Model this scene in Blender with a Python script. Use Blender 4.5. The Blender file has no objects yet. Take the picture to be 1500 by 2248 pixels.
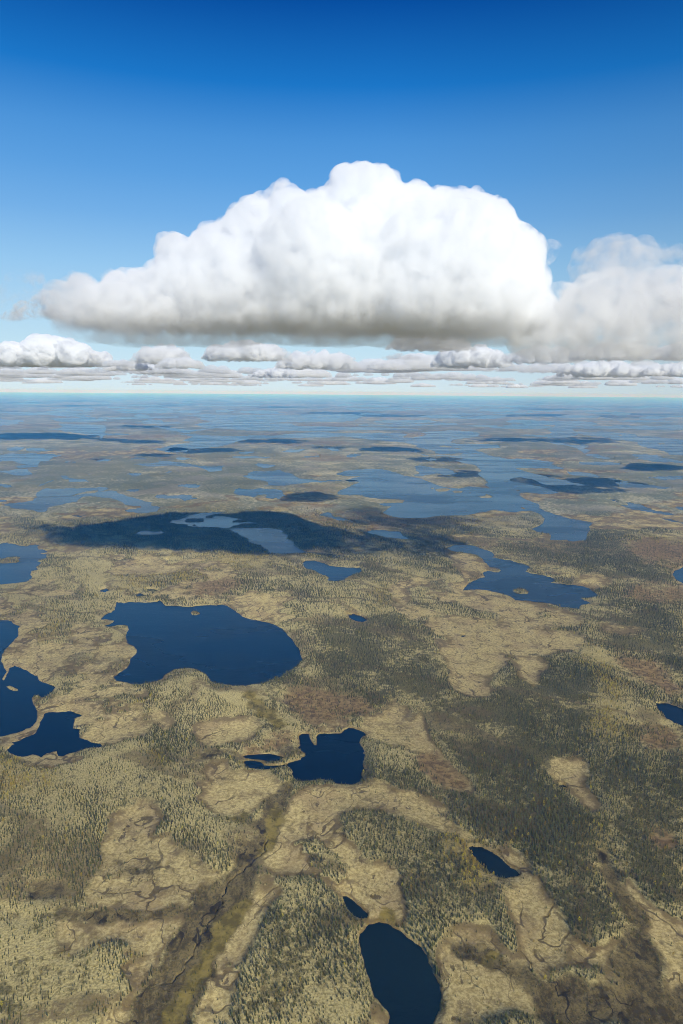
import bpy, math, random, time
import numpy as np
from mathutils import Vector, Matrix
C = bpy.context.scene.collection
SC = bpy.context.scene
# ------------------------------------------------------------------ camera
CAM_H = 600.0
FPX = 1499.0                      # focal length in photograph pixels (24 mm lens)
PITCH = math.atan((1124 - 861) / FPX)
ROLL = 0.008
F = Vector((0, math.cos(PITCH), -math.sin(PITCH)))
R0 = Vector((1, 0, 0)); U0 = R0.cross(F)
RV = R0 * math.cos(ROLL) + U0 * math.sin(ROLL)
UV = U0 * math.cos(ROLL) - R0 * math.sin(ROLL)
cam = bpy.data.cameras.new('camera'); cam.sensor_fit = 'VERTICAL'; cam.sensor_height = 36; cam.lens = 36 * FPX / 2248
cam.clip_start = 1; cam.clip_end = 400000
co = bpy.data.objects.new('camera', cam); C.objects.link(co); SC.camera = co
M = Matrix((RV, UV, -F)).transposed().to_4x4(); M.translation = (0, 0, CAM_H); co.matrix_world = M

def ray(px, py):
    return F + RV * ((px - 750) / FPX) + UV * ((1124 - py) / FPX)
def at(px, py, z=0.0):
    d = ray(px, py); t = (z - CAM_H) / d.z
    return (d.x * t, d.y * t)
def sky_at(px, py, Y):
    d = ray(px, py); t = Y / d.y
    return np.array((d.x * t, Y, CAM_H + d.z * t))

# ------------------------------------------------------------------ sun and sky
SUN_EL, SUN_AZ = math.radians(33), math.radians(26)      # behind the camera, 26 degrees to its right
SUND = Vector((math.sin(SUN_AZ) * math.cos(SUN_EL), -math.cos(SUN_AZ) * math.cos(SUN_EL), math.sin(SUN_EL)))
sl = bpy.data.lights.new('sun', 'SUN'); sl.energy = 4.9; sl.angle = math.radians(0.5); sl.color = (1, 0.95, 0.84)
so = bpy.data.objects.new('sun', sl); C.objects.link(so)
so.rotation_euler = SUND.to_track_quat('Z', 'Y').to_euler()
W = bpy.data.worlds.new('World'); SC.world = W; W.use_nodes = True
nt = W.node_tree
bg = nt.nodes['Background']
sky = nt.nodes.new('ShaderNodeTexSky'); sky.sky_type = 'NISHITA'; sky.sun_disc = False
sky.sun_elevation = SUN_EL; sky.sun_rotation = math.pi - SUN_AZ
sky.altitude = 600; sky.air_density = 1.0; sky.dust_density = 0.0; sky.ozone_density = 2.0
hs = nt.nodes.new('ShaderNodeHueSaturation'); hs.inputs['Saturation'].default_value = 1.2
nt.links.new(sky.outputs[0], hs.inputs['Color'])
# deep polar-clear blue: the physical sky graded by height above the horizon
tc = nt.nodes.new('ShaderNodeTexCoord'); sx = nt.nodes.new('ShaderNodeSeparateXYZ'); nt.links.new(tc.outputs['Generated'], sx.inputs[0])
rp = nt.nodes.new('ShaderNodeValToRGB'); nt.links.new(sx.outputs['Z'], rp.inputs[0])
def lin(c): return [((v / 255 + .055) / 1.055) ** 2.4 if v > 10 else v / 255 / 12.92 for v in c]
stops = [(0, (214, 234, 245)), (1.5, (206, 231, 245)), (3.5, (192, 225, 243)), (6, (176, 215, 242)), (9.4, (150, 200, 240)), (13, (116, 176, 232)),
         (16, (92, 160, 225)), (18.5, (76, 148, 218)), (22, (24, 118, 200)), (27, (0, 76, 160)), (40, (0, 42, 104)), (90, (0, 26, 70))]
el = rp.color_ramp.elements
for k, (a, c) in enumerate(stops):
    e = el[k] if k < 2 else el.new(.5)
    e.position = math.sin(math.radians(a)) if k != 1 else math.sin(math.radians(a))
    e.color = (*lin(c), 1)
az = nt.nodes.new('ShaderNodeMapRange'); nt.links.new(sx.outputs['X'], az.inputs[0])
for k, v in enumerate((.05, .55, 10.0, 7.6), 1): az.inputs[k].default_value = v
up = nt.nodes.new('ShaderNodeVectorMath'); up.operation = 'SCALE'; nt.links.new(rp.outputs[0], up.inputs[0]); nt.links.new(az.outputs[0], up.inputs['Scale'])
mx = nt.nodes.new('ShaderNodeMix'); mx.data_type = 'RGBA'; mx.inputs[0].default_value = .97
nt.links.new(hs.outputs[0], mx.inputs[6]); nt.links.new(up.outputs[0], mx.inputs[7]); nt.links.new(mx.outputs[2], bg.inputs['Color'])
bg.inputs['Strength'].default_value = 0.1
SC.view_settings.view_transform = 'Standard'; SC.view_settings.look = 'None'; SC.view_settings.exposure = 0.0
cy = SC.cycles
cy.max_bounces = 36; cy.volume_bounces = 32; cy.diffuse_bounces = 2; cy.glossy_bounces = 2; cy.transmission_bounces = 2
cy.use_denoising = True; cy.denoiser = 'OPENIMAGEDENOISE'; cy.denoising_prefilter = 'ACCURATE'; cy.denoising_input_passes = 'RGB_ALBEDO_NORMAL'
cy.filter_width = 1.0
cy.transparent_max_bounces = 64
# ------------------------------------------------------------------ helpers
def interp_noise2(x, y, seed):
    xi = np.floor(x).astype(np.int64); yi = np.floor(y).astype(np.int64)
    fx = x - xi; fy = y - yi
    ux = fx * fx * fx * (fx * (fx * 6 - 15) + 10); uy = fy * fy * fy * (fy * (fy * 6 - 15) + 10)
    def g(i, j):
        h = (i * 374761393 + j * 668265263 + seed * 1274126177) & 0xffffffff
        h = ((h ^ (h >> 13)) * 1274126177) & 0xffffffff
        h = (h ^ (h >> 16)) & 0xffff
        return h / 65535.0
    a = g(xi, yi); b = g(xi + 1, yi); c = g(xi, yi + 1); d = g(xi + 1, yi + 1)
    return (a + (b - a) * ux) * (1 - uy) + (c + (d - c) * ux) * uy
def fbm(x, y, scale, octaves=4, seed=0, gain=0.5):
    v = 0; a = 1; t = 0; f = 1.0 / scale
    for k in range(octaves):
        v = v + a * (interp_noise2(x * f + 17.3 * k, y * f - 9.1 * k, seed + k) - 0.5); t += a; a *= gain; f *= 2.03
    return v / t * 2          # roughly -1..1
JITTER = np.random.default_rng(99).random((32, 32, 32, 3)).astype(np.float32)
def worley3(p, scale, seed):
    q = (p / scale + seed * 5.37).astype(np.float32); qi = np.floor(q).astype(np.int32); fr = q - qi; best = np.full(len(q), 9.0, np.float32)
    for dx in (-1, 0, 1):
        for dy in (-1, 0, 1):
            for dz in (-1, 0, 1):
                d = JITTER[(qi[:, 0] + dx) & 31, (qi[:, 1] + dy) & 31, (qi[:, 2] + dz) & 31] + np.array((dx, dy, dz), np.float32) - fr
                best = np.minimum(best, (d * d).sum(1))
    return np.sqrt(best)
def tag(o, label=None, cat=None, group=None, kind=None):
    if label: o['label'] = label
    if cat: o['category'] = cat
    if group: o['group'] = group
    if kind: o['kind'] = kind
    return o
def mesh_obj(name, verts, faces, mat=None, smooth=False):
    me = bpy.data.meshes.new(name); me.from_pydata([tuple(v) for v in verts], [], faces); me.update()
    if mat: me.materials.append(mat)
    if smooth: me.polygons.foreach_set('use_smooth', np.ones(len(me.polygons), bool))
    o = bpy.data.objects.new(name, me); C.objects.link(o); return o

class NG:
    """a material's node tree, written as expressions"""
    def __init__(s, name):
        s.m = bpy.data.materials.new(name); s.m.use_nodes = True; s.t = s.m.node_tree
        s.bsdf = s.t.nodes.get('Principled BSDF'); s.out = s.t.nodes['Material Output']
    def n(s, typ, **kw):
        nd = s.t.nodes.new(typ)
        for k, v in kw.items(): setattr(nd, k, v)
        return nd
    def put(s, sock, v):
        if isinstance(v, bpy.types.NodeSocket): s.t.links.new(v, sock)
        elif isinstance(v, tuple) and len(v) == 3 and sock.type == 'RGBA': sock.default_value = (*v, 1)
        else: sock.default_value = v
    def math(s, op, a, b=0.0, c=None, clamp=False):
        nd = s.n('ShaderNodeMath', operation=op, use_clamp=clamp); s.put(nd.inputs[0], a); s.put(nd.inputs[1], b)
        if c is not None: s.put(nd.inputs[2], c)
        return nd.outputs[0]
    def ramp(s, v, lo, hi, a=0.0, b=1.0):
        nd = s.n('ShaderNodeMapRange', interpolation_type='SMOOTHSTEP')
        for i, q in enumerate((v, lo, hi, a, b)): s.put(nd.inputs[i], q)
        return nd.outputs[0]
    def mix(s, f, a, b):
        nd = s.n('ShaderNodeMix', data_type='RGBA'); s.put(nd.inputs[0], f); s.put(nd.inputs[6], a); s.put(nd.inputs[7], b)
        return nd.outputs[2]
    def pos(s):
        return s.n('ShaderNodeNewGeometry').outputs['Position']
    def scaled(s, p, x, y, z=1.0):
        nd = s.n('ShaderNodeVectorMath', operation='MULTIPLY'); s.put(nd.inputs[0], p); nd.inputs[1].default_value = (x, y, z); return nd.outputs[0]
    def noise(s, p, scale, detail=3, rough=0.55, dist=0.0, out=0, dims='2D'):
        nd = s.n('ShaderNodeTexNoise', noise_dimensions=dims); s.put(nd.inputs['Vector'], p)
        nd.inputs['Scale'].default_value = scale; nd.inputs['Detail'].default_value = detail
        nd.inputs['Roughness'].default_value = rough; nd.inputs['Distortion'].default_value = dist
        return nd.outputs[out]
    def warp(s, p, scale, amount):
        c = s.noise(p, scale, 2, out=1)
        a = s.n('ShaderNodeVectorMath', operation='SUBTRACT'); s.put(a.inputs[0], c); a.inputs[1].default_value = (.5, .5, .5)
        b = s.n('ShaderNodeVectorMath', operation='MULTIPLY_ADD'); s.put(b.inputs[0], a.outputs[0]); b.inputs[1].default_value = (amount,) * 3; s.put(b.inputs[2], p)
        return b.outputs[0]
    def warp3(s, p, scale, amount):
        c = s.noise(p, scale, 2, out=1, dims='3D')
        b = s.n('ShaderNodeVectorMath', operation='MULTIPLY_ADD'); s.put(b.inputs[0], c); b.inputs[1].default_value = (amount,) * 3; s.put(b.inputs[2], p)
        return b.outputs[0]
    def voro(s, p, scale, feature='DISTANCE_TO_EDGE', out='Distance'):
        nd = s.n('ShaderNodeTexVoronoi', voronoi_dimensions='2D', feature=feature); s.put(nd.inputs['Vector'], p)
        nd.inputs['Scale'].default_value = scale; return nd.outputs[out]
    def attr(s, name):
        return s.n('ShaderNodeAttribute', attribute_name=name).outputs['Fac']

# ------------------------------------------------------------------ traced shapes
# every outline: corner points read off the photograph (2x or 3.75x or 5x enlargements), dropped on to the ground plane
def P(ox, oy, s, txt):
    v = [float(t) for t in txt.replace(';', ' ').replace(',', ' ').split()]
    return [(ox + v[i] / s, oy + v[i + 1] / s) for i in range(0, len(v), 2)]
a1 = (0, 860, 3.75); a2 = (370, 860, 3.75); a3 = (740, 860, 3.75); a4 = (1100, 860, 3.75)
b1 = (0, 1040, 3.75); b2 = (370, 1040, 3.75); b3 = (740, 1040, 3.75); b4 = (1100, 1040, 3.75)
c1 = (0, 1180, 2); c2 = (750, 1180, 2); d1 = (0, 1640, 2); d2 = (750, 1640, 2); o1 = (0, 0, 1)
def creek(path, w):
    out = []
    for sgn in (1, -1):
        side = []
        for i, (x, y) in enumerate(path):
            a, e = path[max(0, i - 1)], path[min(len(path) - 1, i + 1)]; L = math.hypot(e[0] - a[0], e[1] - a[1])
            q = w * (.5 + .7 * ((i * 37) % 10) / 10); side.append((x - sgn * (e[1] - a[1]) / L * q, y + sgn * (e[0] - a[0]) / L * q))
        out += side if sgn > 0 else side[::-1]
    return out
LAKES = [  # (label, outline, islands, reedy rim)
 ('wide dark blue lake with a rounded bay and one tiny island', P(*c1, '512,283 545,290 575,283 640,287 690,283 700,275 718,292 730,300 800,303 850,303 975,294 1010,308 1040,330 1065,348 1120,362 1190,378 1235,398 1250,412 1265,432 1285,448 1300,475 1315,492 1322,520 1330,540 1305,565 1265,590 1215,618 1160,640 1080,652 1020,652 960,642 925,633 905,600 880,588 830,574 770,578 745,592 715,618 690,632 655,638 600,645 560,637 515,632 498,612 520,598 545,582 568,560 572,535 595,515 602,495 590,478 560,462 552,430 566,405 562,388 530,384 490,393 452,396 460,388 495,375 502,365 470,360 443,363 455,345 490,330 505,318 508,300'), [P(*c1, '838,330 848,322 862,324 876,330 878,337 862,342 845,341')], 0),
 ('long dark lake cut by the left edge with a narrow sandy spit', P(*c1, '-60,366 30,364 52,368 60,380 88,390 80,405 82,430 60,455 40,475 20,495 8,520 5,545 18,572 30,590 20,605 10,622 18,628 28,612 38,590 42,573 65,563 90,572 120,585 140,600 165,610 175,630 200,640 240,652 245,665 215,690 205,700 185,705 165,692 148,695 140,710 148,735 160,755 165,785 155,815 135,835 100,850 60,862 20,873 -60,890'), [P(*c1, '28,655 40,651 60,658 78,666 80,673 60,674 42,667')], 0),
 ('dark lake behind a curved sandy bank with ragged near shore', P(*c1, '195,775 215,768 260,768 300,763 325,768 362,780 345,790 328,795 325,815 322,840 352,843 347,860 350,880 375,888 400,900 440,905 462,918 440,928 400,925 370,930 330,945 280,960 255,960 250,938 225,945 195,955 180,967 158,955 145,953 100,965 60,955 28,938 45,920 65,908 50,900 80,895 110,880 140,868 160,855 172,830 185,800'), [], 0),
 ('grey blue lake cut by the left edge beside the big cloud shadow', P(*b1, '-60,560 0,578 60,565 75,575 130,580 170,592 215,600 245,588 290,583 330,585 310,600 320,625 350,622 385,635 395,645 335,655 340,660 400,662 380,680 390,690 330,710 305,722 345,735 320,755 295,770 320,790 260,800 250,830 270,850 240,880 190,895 100,905 -60,915'), [P(*b1, '-60,715 60,690 110,684 165,688 170,696 150,705 165,718 140,732 60,738 -60,742')], 0),
 ('small blue lake with a blunt point on its near shore', P(*o1, '664,1236 672,1230 690,1230 712,1236 730,1243 760,1246 790,1246 797,1255 785,1260 768,1265 755,1274 735,1278 718,1276 722,1268 705,1260 690,1252 670,1248'), [], 0),
 ('blue lake trailing into a thin channel on the sunny side of the cloud shadow', P(*b2, '490,452 600,448 800,445 930,462 945,475 935,488 985,510 970,535 1005,548 1035,560 1040,595 1080,622 1140,642 1250,650 1350,663 1430,680 1500,695 1500,702 1400,688 1250,668 1120,655 1000,655 820,658 828,635 770,605 765,590 700,580 655,562 665,545 650,532 605,520 560,488 520,470'), [], 0),
 ('pale lake with dark islands inside the big cloud shadow', P(*b2, '0,400 40,378 100,375 140,360 165,350 170,335 250,325 320,318 400,310 470,310 468,322 420,330 330,345 305,355 310,365 380,367 365,355 440,350 520,362 600,368 620,380 535,388 525,400 600,402 615,395 680,395 740,402 780,415 650,412 590,415 560,425 520,438 490,450 480,448 400,442 300,438 220,440 150,435 160,420 60,415 20,410'), [P(*b2, '150,372 200,368 285,367 290,398 200,402 135,395'), P(*b2, '195,424 215,419 230,424 215,431')], 0),
 ('pale slender pond inside the big cloud shadow', P(*b1, '1083,505 1130,480 1180,468 1220,465 1240,475 1330,468 1395,490 1380,500 1290,505 1210,512 1110,513'), [], 0),
 ('small pale pond at the far rim of the big cloud shadow', P(*b1, '595,342 715,338 700,355 640,362 600,355'), [], 0),
 ('tiny pale pond near the sunny rim of the big cloud shadow', P(*b1, '1345,715 1385,708 1410,718 1370,722'), [], 0),
 ('blue lake with a long wooded island just beyond the big cloud shadow', P(*b1, '80,268 40,265 35,250 110,240 200,235 275,220 280,205 305,195 300,160 325,145 380,120 480,122 560,120 640,122 750,115 830,108 910,115 880,132 820,147 960,142 985,165 1045,185 1160,215 1250,235 1245,262 1345,270 1305,298 1285,318 1220,325 1020,310 1030,298 1120,290 1165,278 1160,265 1040,258 1010,235 960,215 860,200 700,188 650,210 630,235 520,255 395,280 385,310 340,318 270,300 200,292 130,290 90,285'), [P(*b1, '590,184 640,165 720,145 800,136 812,142 780,158 700,165 640,175')], 0),
 ('sliver of blue water at the left edge near the wooded spit', P(*b1, '-60,210 0,212 60,218 55,232 -60,238'), [], 0),
 ('small lake at the left edge among far woods', P(*b1, '-60,86 0,85 55,83 90,95 115,115 70,115 0,105 -60,104'), [], 0),
 ('thin slanting lake among far woods', P(*b1, '300,100 340,88 380,72 420,55 455,52 440,65 400,75 360,95 330,105'), [], 0),
 ('tapering blue lake with a pointed left end', P(*b1, '490,15 550,15 575,35 650,42 700,42 735,70 650,68 570,68 565,50 515,40 505,25'), [], 0),
 ('small oval lake beside the lake with the wooded island', P(*b1, '1035,140 1060,130 1120,128 1170,128 1210,138 1130,150 1070,148'), [], 0),
 ('narrow lake just beyond the far corner of the big cloud shadow', P(*b2, '-115,195 -100,172 -40,168 0,178 60,175 190,172 195,195 270,205 200,210 130,225 110,210 0,205 -80,203'), [], 0),
 ('small lake with a pointed right tip beyond the big cloud shadow', P(*b2, '70,95 110,88 200,86 270,95 250,118 180,118 80,110'), [], 0),
 ('blue lake with a wooded notch in its near shore', P(*b2, '540,150 555,122 640,125 700,130 760,120 830,128 900,130 930,135 945,165 970,180 935,190 920,208 840,205 800,195 812,175 780,170 740,178 700,196 640,180 590,180 545,170'), [], 0),
 ('small three-armed lake between patches of cloud shadow', P(*b2, '1235,340 1260,325 1310,315 1340,320 1350,345 1430,360 1500,385 1400,390 1340,365 1260,352'), [], 0),
 ('broad blue lake joined to a long eastern arm', P(*b2, '605,20 660,10 650,-5 700,-20 830,-23 915,-35 960,-10 1040,15 1080,40 1180,45 1250,55 1400,50 1500,53 1560,58 1500,68 1400,62 1280,72 1150,75 1000,90 900,100 780,97 825,88 820,70 790,58 680,45 620,28'), [], 0),
 ('largest blue lake with long arms and small dark islands', P(*o1, '740,950.7 785,950 831,950 879,950.7 895,953 884,960 903,961.3 932,956.5 937,953 924,949 959,946.7 1007,945 1047,949 1055,952 1049,958.7 996,965 988,970.7 1004,974.7 1036,974.7 1076,975.5 1095,977 1100,982.7 1119,985 1055,985 1041,987.5 1060,993 1071,998.7 1087,1002.7 1119,1008 1135,1006.7 1167,1008 1217,1014.7 1212,1020 1241,1028 1233,1030.7 1177,1028.5 1132,1027.5 1140,1030.7 1169,1038.7 1191,1044 1207,1049 1233,1053 1260,1060 1287,1064 1297,1067.5 1249,1064.5 1204,1065 1191,1062.7 1169,1052 1143,1047.5 1119,1052 1121,1056 1167,1065 1201,1072 1228,1081 1215,1084 1191,1085 1169,1082 1151,1081 1140,1084 1145,1090.7 1161,1098.7 1183,1106.7 1185,1116 1207,1125 1233,1133 1265,1141 1300,1146.7 1301,1150 1293,1156 1296,1164 1289,1173 1288,1186.7 1260,1189 1249,1188 1245,1185 1228,1186 1207,1186 1210,1176 1205,1170.7 1180,1168.5 1164,1161 1180,1156 1193,1148 1196.5,1138.7 1185,1129 1169,1123 1148,1122 1135,1124.8 1100,1122.3 1081,1119.5 1065,1124 1041,1128 1017,1132 980,1132 953,1134 932,1137 889,1138 860,1134 847,1129 839,1125 847,1120.5 860,1112 833,1109 836,1105 884,1104 889,1098 860,1095.5 812,1093 788,1087.5 764,1087.5 740,1086.7 740,1080 759,1072 791,1058 756,1056.5 793,1045 740,1044 740,1038.7 761,1033 788,1030.7 839,1030 868,1037 889,1045 927,1051 953,1062 988,1070.7 1007,1072.5 1028,1068 1060,1070.7 1076.5,1072.5 1064,1064 1072,1058.7 1063,1050.7 1049,1041 1057,1033 1044,1021 996,1010.7 1023,1006.7 980,1001 932,1001 905,990.7 932,984 911,981 917,976.8 889,972 857,969 828,966.7 793,962.7 767,960 740,958.7 706,961 637,961.9 605,961 556,963 530,967 495,978 471,981 418,986.7 370,993.5 340,985 390,975 420,973 412,969.6 435,971 400,967 425,958 390,953 426,953.5 477,956 530,957.5 605,956 640,952 703,949.5'),
   [P(*b3, '808,130 850,122 905,120 938,130 905,145 840,148 815,141'), P(*b3, '948,150 965,139 1035,142 1030,155 970,158'), P(*b3, '1158,188 1215,182 1230,167 1250,172 1285,192 1260,200 1190,201'), P(*b3, '770,118 800,114 803,122 778,124'), P(*b3, '1090,156 1103,153 1103,160 1092,161'), P(*b4, '122,140 145,133 160,140 140,146'), P(*b4, '162,275 185,278 203,290 180,290 168,284'), P(*a3, '840,450 880,442 950,452 940,459 850,457'), P(*a3, '945,466 1000,462 1028,468 990,472'), P(*b3, '185,183 205,177 222,185 205,192'), P(*a3, '640,487 690,470 760,478 810,495 800,505 850,515 940,512 1000,502 1040,505 1020,522 940,525 860,522 760,528 700,512'), P(*a3, '1108,507 1160,505 1150,512')], 0),
 ('pale far lake spreading below the horizon', P(*o1, '330,934 380,940 425,943 460,941 425,932 480,922 440,915 405,912 440,909 500,911 560,910.5 620,912 690,909 770,909 800,913 775,924 740,926 700,926 600,927 590,930 640,930 650,935 900,941 930,945 760,945 700,947 600,946 540,945 470,940 410,951 370,945'), [P(*a2, '1335,270 1390,258 1450,262 1450,285 1380,290')], 0),
 ('lake bay with wooded points beyond the eastern cloud shadow', P(*a4, '370,420 430,415 700,432 690,440 730,445 680,470 740,480 690,510 640,480 560,450 430,430'), [], 0),
 ('narrow winding lake right of the largest lake', P(*a4, '690,515 800,515 940,545 880,555 700,525'), [], 0),
 ('straight narrow lake with blunt ends right of the largest lake', P(*a4, '600,575 640,575 760,580 930,580 990,590 970,608 760,608 650,600 640,585'), [], 0),
 ('tapering blue lake reaching the right edge far away', P(*a4, '1070,512 1200,510 1280,520 1340,545 1500,570 1600,580 1600,595 1500,590 1300,580 1200,565 1110,555 1130,540 1090,530'), [], 0),
 ('slim lake beside a shaded ridge right of the largest lake', P(*a4, '540,655 600,658 780,680 860,705 1050,735 1040,745 900,725 740,700 650,690 560,680'), [], 0),
 ('pointed lake between two bands of cloud shadow', P(*b4, '940,68 1080,78 1240,90 1360,105 1430,122 1330,128 1180,118 960,110 975,95 945,80'), [], 0),
 ('lake at the right edge below the dark cloud shadow', P(*b4, '1220,28 1330,22 1500,18 1600,30 1600,45 1500,48 1280,45 1200,35'), [], 0),
 ('tiny lake at the head of a thin chain of lakes', P(*b4, '885,210 930,210 975,230 960,240 900,225'), [], 0),
 ('long thin lake beside a bare sandy flat', P(*b4, '960,258 1050,258 1000,232 1060,232 1130,245 1190,275 1260,300 1340,315 1440,345 1350,342 1250,325 1150,305 1050,285 970,268'), [], 0),
 ('small lake cut by the right edge above the thin chain', P(*b4, '1420,280 1460,270 1500,272 1600,290 1600,310 1500,305'), [], 0),
 ('last narrow lake of the thin chain at the right edge', P(*b4, '1310,362 1400,375 1500,400 1600,425 1600,440 1500,418 1420,400 1340,378'), [], 0),
 ('far blue lake filling the right side below the horizon', P(*a4, '450,265 580,265 620,275 590,300 600,325 700,330 830,325 950,335 1100,345 1150,370 1300,375 1500,395 1650,400 1650,540 1500,528 1390,520 1320,485 1130,435 1120,415 1000,395 860,380 730,360 640,345 560,375 440,385 250,365 150,360 300,355 400,350 420,335 380,310 430,290 470,272'), [P(*a4, '960,357 985,350 1005,357 985,364'), P(*a4, '1290,425 1340,420 1350,430 1310,436')], 0),
 ('broad far lake at the left edge', P(*a1, '-60,530 20,520 90,508 250,508 440,510 460,520 510,528 430,545 400,570 330,575 320,590 310,620 150,632 130,615 230,600 100,590 180,577 0,575 -60,560'), [], 0),
 ('ragged lake at the left edge just below the broad far lake', P(*a1, '-60,650 75,650 130,635 230,635 240,655 270,680 180,695 130,690 80,675 0,660 -60,662'), [], 0),
 ('pale lake under the far left cloud shadow', P(*a1, '215,468 360,465 370,475 440,485 300,490 220,485'), [], 0),
 ('pale bay left of the far left cloud shadow', P(*a1, '60,460 130,448 210,455 190,470 130,490 80,488 60,475'), [], 0),
 ('small far lake at the left of the yellow wood', P(*a1, '520,580 560,572 640,575 620,585 540,588'), [], 0),
 ('pale lake inside a small shadow above the yellow wood', P(*a1, '770,570 860,550 930,555 900,570 800,575'), [], 0),
 ('long lake right of the yellow wood', P(*a1, '1095,600 1260,585 1330,568 1420,575 1500,585 1637,608 1857,608 1827,630 1827,650 1727,660 1697,645 1667,632 1487,615 1390,606 1200,615'), [], 0),
 ('little blue pond right of the yellow wood', P(*a1, '1020,680 1070,668 1165,668 1170,682 1100,700 1070,690'), [], 0),
 ('tiny far pond between woods', P(*a1, '1340,668 1400,650 1425,660 1380,672'), [], 0),
 ('tiny far pond below the yellow wood', P(*a1, '710,680 745,675 740,688'), [], 0),
 ('far forked pale lake on the left', P(*a1, '480,265 700,268 870,275 880,310 860,345 1090,350 1000,362 860,365 830,380 820,360 700,350 540,330 480,318 440,310 350,325 480,300 520,285'), [], 0),
 ('far pale pond touching a small shadow', P(*a1, '1060,550 1140,542 1215,552 1100,560'), [], 0),
 ('far lake with two points left of the centre', P(*a1, '1350,490 1400,465 1500,460 1560,470 1540,495 1450,500'), [], 0),
 ('pale pond in a small round shadow', P(*a2, '575,500 640,490 720,490 690,508 600,515'), [], 0),
 ('slim lake just below a small round shadow', P(*a2, '480,535 560,530 760,535 880,538 740,548 610,555 540,545'), [], 0),
 ('small lake with a hooked left end', P(*a2, '695,595 740,588 900,605 780,628 740,615'), [], 0),
 ('small far lake left of the shaded woods', P(*a2, '920,500 970,478 1090,470 1140,480 1080,495 960,502'), [], 0),
 ('thin far lake below the shaded woods', P(*a2, '1070,540 1140,530 1250,522 1240,540 1130,546'), [], 0),
 ('small lake touching the shaded woods', P(*a2, '1270,455 1330,458 1390,465 1430,485 1350,492 1320,475'), [], 0),
 ('pale pond in a streak of shadow', P(*a2, '50,545 110,540 200,550 130,562 80,560'), [], 0),
 ('pale pond below the shaded woods', P(*a3, '80,520 150,510 210,528 120,540 75,540'), [], 0),
 ('blue lake enclosed by the long peninsula', P(*a3, '640,610 700,608 830,630 900,630 960,650 1000,685 900,688 840,675 700,695 630,692 680,670 650,650'), [], 0),
 ('small pond on the neck of the long peninsula', P(*a3, '720,550 770,548 830,562 770,570'), [], 0),
 ('winding dark blue lake with a wooded islet right of centre', P(*c2, '450,50 490,35 540,32 590,40 630,55 660,65 672,75 662,88 700,95 770,110 830,130 808,150 830,158 880,165 920,175 940,190 918,200 960,202 1000,208 1060,215 1085,222 1110,240 1138,258 1100,262 1050,265 1065,278 1095,290 1060,295 1045,305 1050,318 1010,310 940,295 880,285 830,280 760,275 740,258 700,245 640,232 580,230 530,235 545,215 580,190 630,175 620,155 640,147 690,153 700,145 690,138 650,130 630,110 615,90 560,70 480,58'), [P(*c2, '750,230 775,222 805,226 823,238 818,247 785,248 755,240')], 0),
 ('small round pond with a pale rim above the centre', P(*c2, '20,338 50,335 85,345 110,360 112,370 90,377 60,370 35,358'), [], 1),
 ('dark lake with a sandy shore cut by the right edge', P(*c2, '1600,110 1500,130 1460,148 1452,165 1465,185 1500,205 1600,240'), [], 1),
 ('black lake with a blunt tip cut by the right edge', P(*c2, '1378,727 1420,728 1470,740 1500,755 1600,775 1600,870 1500,830 1460,815 1425,795 1405,770 1385,750'), [], 0),
 ('tiny dark pool at the top of a tan bog', P(*c2, '522,432 540,428 544,436 530,440'), [], 0),
 ('square black lake with a narrow grassy tongue', P(600, 1580, 5, '287,170 320,155 390,158 400,200 420,240 440,260 450,280 475,283 480,250 472,200 490,165 560,152 620,158 750,150 780,115 830,88 880,95 950,120 1000,145 1020,165 1010,178 975,190 955,220 945,255 960,285 985,310 1000,350 985,370 1010,385 1000,430 985,460 985,500 1005,545 1045,548 1035,560 975,575 970,615 985,645 965,680 900,710 870,715 800,710 750,705 690,710 680,690 640,670 600,665 540,655 480,660 400,672 360,680 280,680 240,650 205,600 215,575 190,540 165,518 140,502 170,472 240,455 300,445 305,425 355,400 355,365 330,360 275,320 275,305 300,280 290,230'), [], 1),
 ('lower black sliver of water beside the square lake', P(*o1, '535,1672.5 550,1670 575,1675 580,1681 600,1681 624,1679 628,1683 600,1690 578,1690 560,1688 540,1684'), [], 1),
 ('upper black sliver of water beside the square lake', P(*o1, '530,1662.5 545,1657.5 575,1656 605,1657.5 625,1663.5 615,1670 590,1672.5 570,1667.5 540,1665'), [], 1),
 ('long black pond slanting through bog near the right', P(950, 1850, 5, '385,55 430,38 490,48 540,50 600,80 660,105 690,135 760,185 810,235 850,275 910,295 940,330 970,370 930,385 820,390 820,402 760,395 700,375 650,340 590,290 540,255 500,215 470,170 430,130 405,90'), [], 1),
 ('small black pond above the large egg-shaped black lake', P(*d2, '0,655 20,655 50,675 85,705 118,735 110,755 85,760 50,745 25,715 10,685'), [], 1),
 ('large egg-shaped black lake cut by the bottom edge', P(*d2, '120,780 165,770 205,778 250,805 300,845 350,880 375,915 382,950 400,990 420,1025 432,1070 432,1120 418,1180 400,1216 385,1260 340,1290 230,1285 205,1250 208,1210 208,1170 180,1140 145,1105 130,1060 118,1010 100,950 85,900 78,850 82,820 105,800'), [], 1),
 ('thin dark creek winding down the olive valley below the square lake', creek(P(*o1, '588,1848 580,1862 583,1875 570,1886 560,1890 548,1902 540,1906 534,1918 520,1924 508,1936 498,1946 496,1962 486,1974 490,1988 478,2000 470,2020 456,2030 455,2048 440,2056 442,2072 428,2086 424,2104 408,2118 404,2136 388,2146 376,2166'), 1.5), [], 0),
 ('tiny dark pool in a bog clearing near the right', P(*d2, '945,168 975,165 990,178 985,190 960,188'), [], 1),
 ('small pond with a blunt end north of the wide lake', P(*c1, '437,230 470,222 485,235 460,245 440,242'), [], 0),
 ('thin pond close behind the wide lake', P(*c1, '590,250 620,245 650,257 600,260'), [], 0),
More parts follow.
